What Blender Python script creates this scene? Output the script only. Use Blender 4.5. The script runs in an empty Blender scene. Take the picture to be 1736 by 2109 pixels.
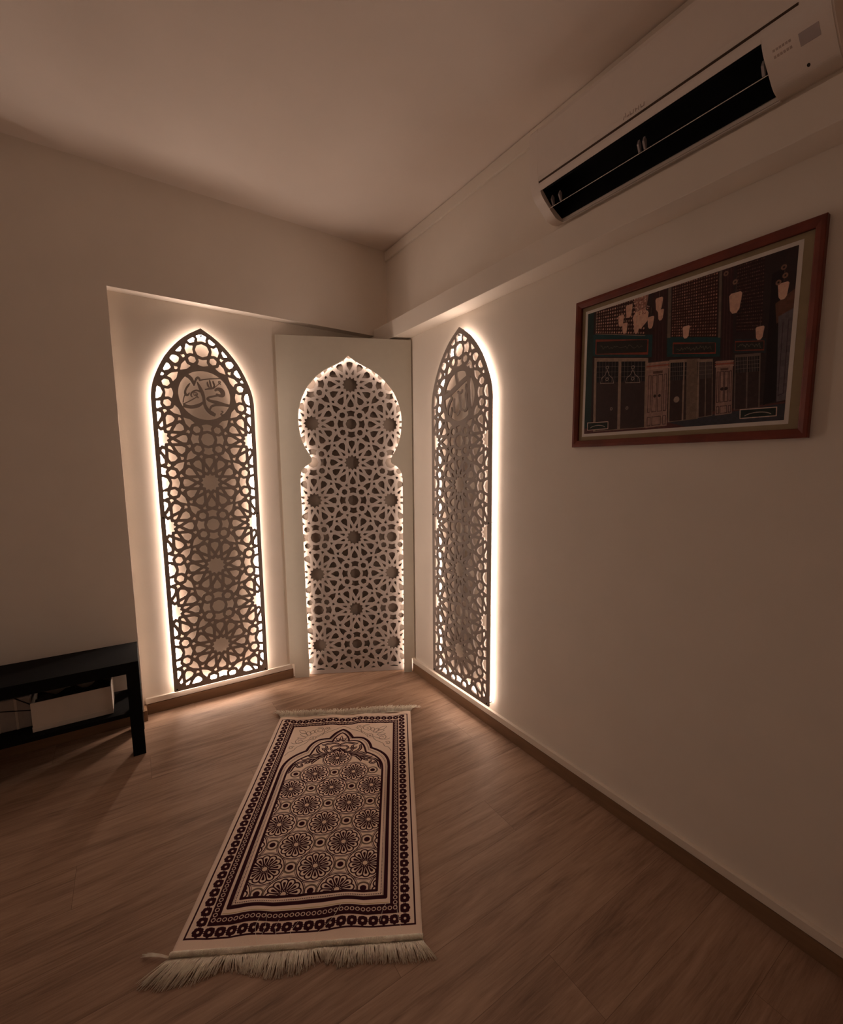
import bpy, bmesh, math, random
import numpy as np
from mathutils import Matrix, Vector
from mathutils.geometry import delaunay_2d_cdt
random.seed(7); rng = np.random.default_rng(7)
S = bpy.context.scene
COL = S.collection
V = Vector

# ------------------------------------------------------------------ camera, world, exposure
GLOW_STRENGTH = (48.0, 23.0)   # added room-lighting wall bands, left and right screen
BACK_LED = 15.0
PANEL_LED = 27.0
LED_COLOR = (1.0, 0.775, 0.635)
FILL = 0.13
cam = bpy.data.objects.new('camera', bpy.data.cameras.new('camera'))
COL.objects.link(cam)
cam.data.sensor_fit = 'HORIZONTAL'
cam.data.sensor_width = 36.0
cam.data.lens = 19.622
cam.data.shift_x = -0.0618
cam.data.shift_y = 0.0160
cam.data.clip_start = 0.02
RT, UP, FW = V((0.8010, -0.5987, 0.0051)), V((0.0704, 0.1026, 0.9922)), V((0.5946, 0.7944, -0.1243))
m = Matrix((RT, UP, -FW)).transposed().to_4x4()
m.translation = (0, 0, 1.28)
cam.matrix_world = m
S.camera = cam
w = bpy.data.worlds.new('world'); S.world = w
w.use_nodes = True
w.node_tree.nodes['Background'].inputs[0].default_value = (1.0, 0.72, 0.55, 1)
w.node_tree.nodes['Background'].inputs[1].default_value = FILL
S.view_settings.view_transform = 'Standard'
S.view_settings.look = 'None'
S.view_settings.exposure = 0.0
S.view_settings.gamma = 1.0
S.view_settings.use_curve_mapping = False
S.cycles.max_bounces = 14
S.cycles.diffuse_bounces = 8
S.cycles.glossy_bounces = 4
S.cycles.transparent_max_bounces = 8
S.cycles.use_denoising = True
S.cycles.sample_clamp_indirect = 6.0
S.cycles.caustics_reflective = False
S.cycles.caustics_refractive = False

# ------------------------------------------------------------------ materials
def mat(name, col, rough=0.6, spec=0.3, noise=0.0, nscale=30.0, bump=0.0, bscale=200.0, stretch=None, metal=0.0, coord='Object'):
    M = bpy.data.materials.new(name); M.use_nodes = True
    nt = M.node_tree; N = nt.nodes; L = nt.links
    b = N['Principled BSDF']
    b.inputs['Roughness'].default_value = rough
    b.inputs['Specular IOR Level'].default_value = spec
    b.inputs['Metallic'].default_value = metal
    tc = N.new('ShaderNodeTexCoord'); mp = N.new('ShaderNodeMapping')
    L.new(tc.outputs[coord], mp.inputs['Vector'])
    if stretch: mp.inputs['Scale'].default_value = stretch
    n = N.new('ShaderNodeTexNoise'); n.inputs['Scale'].default_value = nscale; n.inputs['Detail'].default_value = 5
    L.new(mp.outputs['Vector'], n.inputs['Vector'])
    r = N.new('ShaderNodeValToRGB')
    lo = [max(0, c * (1 - noise)) for c in col]; hi = [min(1, c * (1 + noise)) for c in col]
    r.color_ramp.elements[0].position = 0.3; r.color_ramp.elements[0].color = (*lo, 1)
    r.color_ramp.elements[1].position = 0.7; r.color_ramp.elements[1].color = (*hi, 1)
    L.new(n.outputs['Fac'], r.inputs['Fac']); L.new(r.outputs['Color'], b.inputs['Base Color'])
    if bump:
        n2 = N.new('ShaderNodeTexNoise'); n2.inputs['Scale'].default_value = bscale; n2.inputs['Detail'].default_value = 3
        L.new(mp.outputs['Vector'], n2.inputs['Vector'])
        bp = N.new('ShaderNodeBump'); bp.inputs['Strength'].default_value = bump; bp.inputs['Distance'].default_value = 0.002
        L.new(n2.outputs['Fac'], bp.inputs['Height']); L.new(bp.outputs['Normal'], b.inputs['Normal'])
    return M

def emit(name, col, s):
    M = bpy.data.materials.new(name); M.use_nodes = True
    nt = M.node_tree; nt.nodes.clear()
    e = nt.nodes.new('ShaderNodeEmission'); o = nt.nodes.new('ShaderNodeOutputMaterial')
    e.inputs[0].default_value = (*col, 1); e.inputs[1].default_value = s
    nt.links.new(e.outputs[0], o.inputs[0])
    return M

WALL = mat('wall_paint', (0.82, 0.75, 0.67), 0.75, 0.2, 0.02, 6, 0.12, 90)
CEIL = mat('ceiling_paint', (0.88, 0.80, 0.74), 0.85, 0.1, 0.02, 4, 0.05, 120)
TRIM = mat('white_trunking', (0.80, 0.72, 0.63), 0.45, 0.4, 0.01)
SKIRT = mat('brown_skirting', (0.23, 0.135, 0.075), 0.45, 0.4, 0.12, 8, 0.05, 60, (1, 1, 6))
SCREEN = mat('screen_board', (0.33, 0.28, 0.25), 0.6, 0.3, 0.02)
BOARD = mat('white_board', (0.62, 0.58, 0.49), 0.6, 0.3, 0.015)
LATT = mat('pale_lattice', (0.47, 0.405, 0.37), 0.6, 0.3, 0.015)
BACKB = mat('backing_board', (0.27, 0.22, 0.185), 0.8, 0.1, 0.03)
GLOWL = emit('added_room_glow', LED_COLOR, GLOW_STRENGTH[0])
GLOWR = emit('added_room_glow_dim', LED_COLOR, GLOW_STRENGTH[1])
LED3 = emit('back_led_light', LED_COLOR, BACK_LED)
LED2 = emit('panel_led_light', LED_COLOR, PANEL_LED)
BLACK = mat('black_furniture', (0.006, 0.006, 0.0065), 0.7, 0.10, 0.1, 40)
DARK = mat('dark_recess', (0.006, 0.006, 0.008), 0.7, 0.1, 0.1)
ACW = mat('air_conditioner_plastic', (0.86, 0.78, 0.72), 0.2, 0.5, 0.01)
ACG = mat('groove_dark', (0.09, 0.06, 0.045), 0.7, 0.1, 0.05)
STICK = mat('grey_sticker', (0.46, 0.40, 0.40), 0.4, 0.4, 0.05)
INK = mat('faint_lettering', (0.50, 0.40, 0.36), 0.5, 0.3, 0.05)
METAL = mat('standoff_metal', (0.30, 0.26, 0.24), 0.35, 0.5, 0.05, metal=0.6)
SCREWM = mat('dark_screw', (0.02, 0.017, 0.016), 0.5, 0.4, 0.05)
FRAMEM = mat('red_wood_frame', (0.17, 0.030, 0.015), 0.45, 0.4, 0.25, 14, 0.05, 80, (1, 1, 1))
MATM = mat('olive_mat', (0.42, 0.33, 0.21), 0.9, 0.1, 0.05)
PAPER = mat('white_paper', (0.93, 0.86, 0.80), 0.8, 0.1, 0.03)
BOXM = mat('white_card', (0.62, 0.55, 0.48), 0.7, 0.2, 0.02)
INSIDE = mat('brown_contents', (0.075, 0.042, 0.03), 0.9, 0.1, 0.4, 18)
PARCEL = mat('pale_wrap', (0.42, 0.37, 0.34), 0.6, 0.3, 0.08)
CORD = mat('dark_cord', (0.03, 0.022, 0.02), 0.8, 0.1, 0.1)
FRINGE = mat('cream_thread', (0.95, 0.84, 0.73), 0.9, 0.1, 0.15, 60)

def floor_material():
    M = bpy.data.materials.new('vinyl_wood_planks'); M.use_nodes = True
    nt = M.node_tree; N = nt.nodes; L = nt.links; b = N['Principled BSDF']
    tc = N.new('ShaderNodeTexCoord')
    br = N.new('ShaderNodeTexBrick')
    br.offset = 0.0; br.inputs['Scale'].default_value = 1.0
    br.inputs['Brick Width'].default_value = 1.45; br.inputs['Row Height'].default_value = 0.183
    br.inputs['Mortar Size'].default_value = 0.0006; br.inputs['Mortar Smooth'].default_value = 0.2
    br.inputs['Color1'].default_value = (0.0, 0.0, 0.0, 1); br.inputs['Color2'].default_value = (1, 1, 1, 1)
    br.inputs['Mortar'].default_value = (0.5, 0.5, 0.5, 1)
    sx = N.new('ShaderNodeSeparateXYZ'); L.new(tc.outputs['Object'], sx.inputs[0])
    def mm(op, a, bb):
        x = N.new('ShaderNodeMath'); x.operation = op
        for i, q in enumerate((a, bb)):
            if isinstance(q, (int, float)): x.inputs[i].default_value = q
            else: L.new(q, x.inputs[i])
        return x.outputs[0]
    row = mm('FLOOR', mm('DIVIDE', sx.outputs['Y'], 0.183), 0)
    xo = mm('MULTIPLY', mm('FRACT', mm('MULTIPLY', mm('ADD', row, 31.7), 0.6180), 0), 1.45)
    cb = N.new('ShaderNodeCombineXYZ'); L.new(mm('ADD', sx.outputs['X'], xo), cb.inputs[0]); L.new(sx.outputs['Y'], cb.inputs[1])
    L.new(cb.outputs[0], br.inputs['Vector'])
    # per-plank shift of the grain
    sh = N.new('ShaderNodeVectorMath'); sh.operation = 'MULTIPLY_ADD'
    L.new(br.outputs['Color'], sh.inputs[0]); sh.inputs[1].default_value = (3.1, 7.3, 0); L.new(tc.outputs['Object'], sh.inputs[2])
    def noise(scale, vec, det=6, dist=0.0, rough=0.6):
        mp = N.new('ShaderNodeMapping'); mp.inputs['Scale'].default_value = vec
        L.new(sh.outputs[0], mp.inputs['Vector'])
        n = N.new('ShaderNodeTexNoise'); n.inputs['Scale'].default_value = scale
        n.inputs['Detail'].default_value = det; n.inputs['Distortion'].default_value = dist; n.inputs['Roughness'].default_value = rough
        L.new(mp.outputs['Vector'], n.inputs['Vector']); return n
    g1 = noise(6, (0.35, 3.2, 1), 6, 1.2)
    g2 = noise(16, (0.6, 9.0, 1), 5, 0.5, 0.7)
    g3 = noise(2.2, (0.6, 1.6, 1), 4, 1.5)
    def math_(op, a, bb):
        x = N.new('ShaderNodeMath'); x.operation = op
        for i, q in enumerate((a, bb)):
            if isinstance(q, (int, float)): x.inputs[i].default_value = q
            else: L.new(q, x.inputs[i])
        return x.outputs[0]
    f = math_('ADD', math_('MULTIPLY', g1.outputs['Fac'], 0.45), math_('MULTIPLY', g2.outputs['Fac'], 0.32))
    f = math_('ADD', f, math_('MULTIPLY', g3.outputs['Fac'], 0.25))
    bw = N.new('ShaderNodeRGBToBW'); L.new(br.outputs['Color'], bw.inputs[0])
    f = math_('ADD', f, math_('MULTIPLY', math_('SUBTRACT', bw.outputs[0], 0.5), 0.05))
    cr = N.new('ShaderNodeValToRGB')
    E = cr.color_ramp.elements
    E[0].position = 0.34; E[0].color = (0.150, 0.085, 0.054, 1)
    E[1].position = 0.66; E[1].color = (0.46, 0.305, 0.215, 1)
    e = E.new(0.5); e.color = (0.325, 0.205, 0.138, 1)
    L.new(f, cr.inputs['Fac'])
    mx = N.new('ShaderNodeMix'); mx.data_type = 'RGBA'
    L.new(br.outputs['Fac'], mx.inputs[0]); L.new(cr.outputs['Color'], mx.inputs[6]); mx.inputs[7].default_value = (0.17, 0.10, 0.065, 1)
    L.new(mx.outputs[2], b.inputs['Base Color'])
    b.inputs['Roughness'].default_value = 0.55; b.inputs['Specular IOR Level'].default_value = 0.25
    bp = N.new('ShaderNodeBump'); bp.inputs['Strength'].default_value = 0.22; bp.inputs['Distance'].default_value = 0.0015
    L.new(math_('SUBTRACT', g2.outputs['Fac'], math_('MULTIPLY', br.outputs['Fac'], 0.8)), bp.inputs['Height'])
    L.new(bp.outputs['Normal'], b.inputs['Normal'])
    return M
FLOORM = floor_material()

# ------------------------------------------------------------------ mesh helpers
def link(name, me, material=None, parent=None):
    o = bpy.data.objects.new(name, me); COL.objects.link(o)
    if material is not None: me.materials.append(material)
    if parent is not None: o.parent = parent
    return o
def finish(name, bm, material, parent=None, smooth=False):
    me = bpy.data.meshes.new(name); bm.to_mesh(me); bm.free()
    if smooth:
        for p in me.polygons: p.use_smooth = True
    return link(name, me, material, parent)
def box(bm, a, b, bev=0.0):
    vs = [bm.verts.new((x, y, z)) for x in (a[0], b[0]) for y in (a[1], b[1]) for z in (a[2], b[2])]
    fs = []
    for q in ((0, 1, 3, 2), (4, 6, 7, 5), (0, 4, 5, 1), (2, 3, 7, 6), (0, 2, 6, 4), (1, 5, 7, 3)):
        fs.append(bm.faces.new([vs[i] for i in q]))
    bmesh.ops.recalc_face_normals(bm, faces=fs)
    if bev:
        es = list({e for f in fs for e in f.edges})
        bmesh.ops.bevel(bm, geom=es, offset=bev, segments=2, affect='EDGES', profile=0.5)
def boxes(name, lst, material, parent=None, bev=0.0):
    bm = bmesh.new()
    for a, b in lst: box(bm, a, b, bev)
    return finish(name, bm, material, parent)
def extrude_profile(bm, pts, p0, p1, axis='y', cap=True):
    """closed 2D profile (x,z) swept along y from p0 to p1"""
    a = [bm.verts.new((x, p0, z)) for x, z in pts]; b = [bm.verts.new((x, p1, z)) for x, z in pts]
    n = len(pts); fs = []
    for i in range(n):
        j = (i + 1) % n; fs.append(bm.faces.new((a[i], a[j], b[j], b[i])))
    if cap:
        fs.append(bm.faces.new(a)); fs.append(bm.faces.new(b[::-1]))
    bmesh.ops.recalc_face_normals(bm, faces=fs)
def tube(bm, pts, rad, n=8, close=True):
    pts = [V(p) for p in pts]; rings = []
    if not hasattr(rad, '__len__'): rad = [rad] * len(pts)
    for i, p in enumerate(pts):
        t = (pts[min(i + 1, len(pts) - 1)] - pts[max(i - 1, 0)]).normalized()
        up = V((0, 0, 1)) if abs(t.z) < 0.9 else V((1, 0, 0))
        u = t.cross(up).normalized(); v = u.cross(t).normalized()
        rings.append([bm.verts.new(p + (u * math.cos(2 * math.pi * k / n) + v * math.sin(2 * math.pi * k / n)) * rad[i]) for k in range(n)])
    for a, b in zip(rings[:-1], rings[1:]):
        for k in range(n): bm.faces.new((a[k], a[(k + 1) % n], b[(k + 1) % n], b[k]))
    if close:
        bm.faces.new(rings[0][::-1]); bm.faces.new(rings[-1])
def empty(name, loc, label, cat, axes=None, group=None):
    o = bpy.data.objects.new(name, None); COL.objects.link(o); o.empty_display_size = 0.1
    M = Matrix.Identity(4)
    if axes: M = Matrix(axes).transposed().to_4x4()
    M.translation = loc; o.matrix_world = M
    o['label'] = label; o['category'] = cat
    if group: o['group'] = group
    return o
def struct(o): o['kind'] = 'structure'; return o

# ------------------------------------------------------------------ 2D pattern helpers
def area(p): return 0.5 * sum(p[i][0] * p[(i + 1) % len(p)][1] - p[(i + 1) % len(p)][0] * p[i][1] for i in range(len(p)))
def ccw(p): return p if area(p) > 0 else p[::-1]
def offset(p, d):
    """offset a closed polygon outward by d (mitre limited)"""
    p = ccw(p); n = len(p); out = []
    for i in range(n):
        a, b, c = p[i - 1], p[i], p[(i + 1) % n]
        e1 = (b[0] - a[0], b[1] - a[1]); e2 = (c[0] - b[0], c[1] - b[1])
        l1 = math.hypot(*e1) or 1e-9; l2 = math.hypot(*e2) or 1e-9
        n1 = (e1[1] / l1, -e1[0] / l1); n2 = (e2[1] / l2, -e2[0] / l2)
        k = 1 + n1[0] * n2[0] + n1[1] * n2[1]
        k = max(k, 0.55)
        out.append((b[0] + d * (n1[0] + n2[0]) / k, b[1] + d * (n1[1] + n2[1]) / k))
    return out
def rounded(p, r):
    n = len(p); out = []
    for i in range(n):
        a, b, c = p[i - 1], p[i], p[(i + 1) % n]
        for q in (a, c):
            l = math.hypot(q[0] - b[0], q[1] - b[1]) or 1e-9
            t = min(r, 0.3 * l) / l
            out.append((b[0] + (q[0] - b[0]) * t, b[1] + (q[1] - b[1]) * t))
    return out
def clip(p, conv):
    conv = ccw(conv); out = list(p)
    for i in range(len(conv)):
        a, b = conv[i], conv[(i + 1) % len(conv)]
        src, out = out, []
        if not src: return []
        side = lambda q: (b[0] - a[0]) * (q[1] - a[1]) - (b[1] - a[1]) * (q[0] - a[0])
        for j in range(len(src)):
            s, e = src[j - 1], src[j]; ds, de = side(s), side(e)
            if (ds >= 0) != (de >= 0):
                t = ds / (ds - de); out.append((s[0] + t * (e[0] - s[0]), s[1] + t * (e[1] - s[1])))
            if de >= 0: out.append(e)
    res = []
    for q in out:
        if not res or math.hypot(q[0] - res[-1][0], q[1] - res[-1][1]) > 1e-4: res.append(q)
    if len(res) > 1 and math.hypot(res[0][0] - res[-1][0], res[0][1] - res[-1][1]) < 1e-4: res.pop()
    return res
def push_out(p, c, R):
    ds = [math.hypot(q[0] - c[0], q[1] - c[1]) for q in p]
    if min(ds) >= R: return p
    if max(ds) < R * 1.06: return []
    dense = []
    for i in range(len(p)):
        a, b = p[i], p[(i + 1) % len(p)]
        k = max(1, int(math.hypot(a[0] - b[0], a[1] - b[1]) / 0.05))
        for j in range(k): dense.append((a[0] + (b[0] - a[0]) * j / k, a[1] + (b[1] - a[1]) * j / k))
    out = []
    for q in dense:
        d = math.hypot(q[0] - c[0], q[1] - c[1])
        if d < R: q = (c[0] + (q[0] - c[0]) * R / d, c[1] + (q[1] - c[1]) * R / d)
        if not out or math.hypot(q[0] - out[-1][0], q[1] - out[-1][1]) > 0.012: out.append(q)
    return out
def rot(p, ang, c=(0, 0)):
    s, k = math.sin(ang), math.cos(ang)
    return [(c[0] + x * k - y * s, c[1] + x * s + y * k) for x, y in p]

def star_cell():
    """holes round one twelve-pointed star at the origin; star-to-rosette distance = 1"""
    H = []
    H.append(('star', [((0.198 if i % 2 == 0 else 0.152) * math.sin(math.pi * i / 12), (0.198 if i % 2 == 0 else 0.152) * math.cos(math.pi * i / 12)) for i in range(24)]))
    pet = [(0, .357), (.074, .480), (.074, .548), (0, .573), (-.074, .548), (-.074, .480)]
    wed = [(0, .247), (.033, .280), (0, .388), (-.033, .280)]
    bird = [(0, .564), (.011, .604), (.038, .622), (.022, .648), (0, .652), (-.022, .648), (-.038, .622), (-.011, .604)]
    for k in range(12):
        H.append(('petal', rot(pet, math.pi * k / 6)))
        H.append(('wedge', rot(wed, math.pi * (k + .5) / 6)))
        H.append(('bird', rot(bird, math.pi * (k + .5) / 6)))
    return H
def rosette_cell():
    H = [('octagon', [(0.139 * math.sin(math.pi * i / 4), 0.139 * math.cos(math.pi * i / 4)) for i in range(8)])]
    bow = [(0, .349), (.105, .315), (.073, .256), (.083, .194), (0, .211), (-.083, .194), (-.073, .256), (-.105, .315)]
    s = math.sqrt(.5)
    hexa = [(.075 * math.sin(math.pi * i / 3), .311 + .075 * math.cos(math.pi * i / 3)) for i in range(6)]
    # arrow whose tip points away from the rosette along the diagonal
    arrow = [(0, .662), (.0635, .549), (.0705, .449), (0, .474), (-.0705, .449), (-.0635, .549)]
    arrow = [(0, .662), (.0640, .550), (.0690, .4480), (0, .4730), (-.0690, .4480), (-.0640, .550)]
    for k in range(4):
        H.append(('bow', rot(bow, math.pi * k / 2)))
        H.append(('hexagon', rot(hexa, math.pi * (k + .5) / 2)))
        H.append(('arrow', rot(arrow, math.pi * (k + .5) / 2)))
    return H
STAR, ROSE = star_cell(), rosette_cell()
def pattern(iu, iv0, iv1, grow, rnd, parity=0):
    out = []
    for i in range(-iu, iu + 1):
        for j in range(iv0, iv1 + 1):
            cell = STAR if (i + j) % 2 == parity else ROSE
            for kind, p in cell:
                q = [(x + i, y + j) for x, y in p]
                g = grow * (0.55 if kind in ('bird', 'wedge') else 1.0)
                if g: q = offset(q, g)
                out.append(ccw(q))
    return out

def plate(name, outline, holes, thick, material, parent, w0=0.0):
    """flat board with holes: local X,Y in the board, front face at Z = w0, back at w0 - thick"""
    co, ed = [], []
    for p in [outline] + holes:
        k = len(co); n = len(p)
        co += [V((q[0], q[1])) for q in p]; ed += [(k + a, k + (a + 1) % n) for a in range(n)]
    vo, eo, fo, _, _, _ = delaunay_2d_cdt(co, ed, [], 0, 1e-6)
    P = np.array([(v[0], v[1]) for v in vo]); F = np.array([f for f in fo if len(f) == 3])
    C = P[F].mean(1)
    def inside(poly, pts):
        r = np.zeros(len(pts), bool); n = len(poly)
        for a in range(n):
            (ax, ay), (bx, by) = poly[a], poly[(a + 1) % n]
            if ay == by: continue
            r ^= ((ay > pts[:, 1]) != (by > pts[:, 1])) & (pts[:, 0] < (bx - ax) * (pts[:, 1] - ay) / (by - ay) + ax)
        return r
    keep = inside(outline, C)
    for p in holes:
        q = np.array(p); lo, hi = q.min(0), q.max(0)
        ids = np.nonzero(((C >= lo) & (C <= hi)).all(1) & keep)[0]
        if len(ids): keep[ids[inside(p, C[ids])]] = False
    F = F[keep]; n = len(P)
    tri = [tuple(int(a) for a in f) for f in F]
    tri = [f if (P[f[1]][0] - P[f[0]][0]) * (P[f[2]][1] - P[f[0]][1]) - (P[f[1]][1] - P[f[0]][1]) * (P[f[2]][0] - P[f[0]][0]) > 0 else f[::-1] for f in tri]
    half = {(f[a], f[(a + 1) % 3]) for f in tri for a in range(3)}
    rim = [(a, b) for a, b in half if (b, a) not in half]
    used = sorted({v for f in tri for v in f}); ix = {v: k for k, v in enumerate(used)}; m = len(used)
    verts = [(P[v][0], P[v][1], w0) for v in used] + [(P[v][0], P[v][1], w0 - thick) for v in used]
    faces = [tuple(ix[v] for v in f) for f in tri] + [tuple(ix[v] + m for v in f[::-1]) for f in tri]
    faces += [(ix[b], ix[a], ix[a] + m, ix[b] + m) for a, b in rim]
    me = bpy.data.meshes.new(name); me.from_pydata(verts, [], faces); me.update()
    return link(name, me, material, parent)
def strip_loop(name, path, width, z0, z1, material, parent, closed=True):
    """flat ribbon following a path (local XY), between Z z0..z1"""
    bm = bmesh.new(); n = len(path); rows = []
    for i in range(n):
        a = path[i - 1] if (closed or i > 0) else path[i]
        c = path[(i + 1) % n] if (closed or i < n - 1) else path[i]
        t = V((c[0] - a[0], c[1] - a[1], 0)).normalized(); nn = V((t.y, -t.x, 0))
        b = V((*path[i], 0))
        rows.append([bm.verts.new(b + nn * s * width / 2 + V((0, 0, z))) for s, z in ((-1, z0), (1, z0), (1, z1), (-1, z1))])
    for i in range(n if closed else n - 1):
        r, q = rows[i], rows[(i + 1) % n]
        for k in range(4): bm.faces.new((r[k], r[(k + 1) % 4], q[(k + 1) % 4], q[k]))
    bmesh.ops.recalc_face_normals(bm, faces=bm.faces[:])
    return finish(name, bm, material, parent)
def catmull(pts, k=6):
    P = [np.array(p, float) for p in pts]; out = []
    for i in range(len(P) - 1):
        a, b, c, d = P[max(i - 1, 0)], P[i], P[i + 1], P[min(i + 2, len(P) - 1)]
        for t in np.linspace(0, 1, k, endpoint=False):
            out.append(0.5 * (2 * b + (c - a) * t + (2 * a - 5 * b + 4 * c - d) * t * t + (3 * b - a - 3 * c + d) * t ** 3))
    out.append(P[-1]); return [tuple(q) for q in out]

# ------------------------------------------------------------------ the room
XW, YB, YF, ZC = 1.372, 2.818, 2.749, 2.60
NX, NZ = -0.018, 2.0875            # left edge and top of the recess in the left wall
bm = bmesh.new(); box(bm, (-2.4, -1.6, -0.1), (1.6, 3.0, 0.0)); struct(finish('floor', bm, FLOORM))
bm = bmesh.new(); box(bm, (-2.4, -1.6, ZC), (1.6, 3.0, ZC + 0.1)); struct(finish('ceiling', bm, CEIL))
struct(boxes('wall_left', [((-2.4, YF, 0), (NX, 3.0, ZC)), ((NX, YF, NZ), (1.5, 3.0, ZC)), ((NX, YB, 0), (1.5, 3.0, NZ))], WALL))
struct(boxes('wall_right', [((XW, -1.6, 0), (1.6, YB, ZC))], WALL))
struct(boxes('wall_near', [((-2.4, -1.7, 0), (1.6, -1.6, ZC))], WALL))
#struct(boxes('wall_side', [((-2.5, -1.6, 0), (-2.4, 3.0, ZC))], WALL))
bm = bmesh.new(); box(bm, (1.280, -1.6, 2.026), (XW, YB, 2.122), 0.002); struct(finish('trim_1', bm, WALL))
bm = bmesh.new(); box(bm, (1.360, -1.6, 2.540), (XW, YF, 2.594), 0.002); struct(finish('trim_2', bm, WALL))
# brown skirting with white cable trunking above it
PL, PR = 0.727, 2.446              # where the corner panel interrupts them
bm = bmesh.new(); box(bm, (1.3575, -1.6, 0), (XW, PR, 0.0545), 0.0015); struct(finish('baseboard_right', bm, SKIRT))
bm = bmesh.new(); box(bm, (1.3565, -1.6, 0.0575), (XW, PR, 0.086), 0.0015); struct(finish('trim_3', bm, TRIM))
bm = bmesh.new()
box(bm, (NX + 0.012, 2.803, 0), (PL, YB, 0.0545), 0.0015)
box(bm, (-2.4, YF - 0.014, 0), (NX + 0.002, YF, 0.0545), 0.0015)
box(bm, (NX, YF - 0.014, 0), (NX + 0.012, YB, 0.0545), 0.0015)
struct(finish('baseboard_left', bm, SKIRT))
bm = bmesh.new()
box(bm, (NX + 0.010, 2.802, 0.0575), (PL - 0.006, YB, 0.0865), 0.0015)
struct(finish('trim_4', bm, TRIM))

# ------------------------------------------------------------------ arched wall screens
ARCH = [(1.06, 5.60), (1.06, 5.90), (1.041, 6.055), (1.011, 6.19), (.975, 6.302), (.931, 6.414), (.883, 6.526), (.8165, 6.66),
        (.748, 6.784), (.6445, 6.93), (.555, 7.042), (.452, 7.154), (.358, 7.243), (.229, 7.344)]
ARCH = [(x * 1.085 / 1.06, y) for x, y in ARCH]
BOT, APEX = -0.93, 7.49
OUT = [(1.085, BOT)] + ARCH + [(0, APEX)] + [(-x, y) for x, y in ARCH[::-1]] + [(-1.085, BOT)]
RING_C, RING_I, RING_O = (0.0, 6.0), 0.548, 0.650

def hull_inset(p, d): return offset(p, -d)
def brush(bm, pts, su, sv, c, thick, dz, bold=0.5):
    """one calligraphy stroke: (x, y, width) control points in roundel units"""
    P = catmull(pts, 6); rows = []
    for i, (x, y, wd) in enumerate(P):
        a, b = P[max(i - 1, 0)], P[min(i + 1, len(P) - 1)]
        t = V((b[0] - a[0], b[1] - a[1], 0))
        t = t.normalized() if t.length > 1e-6 else V((1, 0, 0))
        nn = V((-t.y, t.x, 0)) * wd * bold
        q = [V(((c[0] + (x + s * nn.x) * RING_I) * su, (c[1] + (y + s * nn.y) * RING_I) * sv, 0)) for s in (1, -1)]
        rows.append([bm.verts.new(q[0] + V((0, 0, -dz))), bm.verts.new(q[1] + V((0, 0, -dz))),
                     bm.verts.new(q[1] + V((0, 0, -thick + dz))), bm.verts.new(q[0] + V((0, 0, -thick + dz)))])
    for r, q in zip(rows[:-1], rows[1:]):
        for k in range(4): bm.faces.new((r[k], r[(k + 1) % 4], q[(k + 1) % 4], q[k]))
    bm.faces.new(rows[0]); bm.faces.new(rows[-1][::-1])

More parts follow.
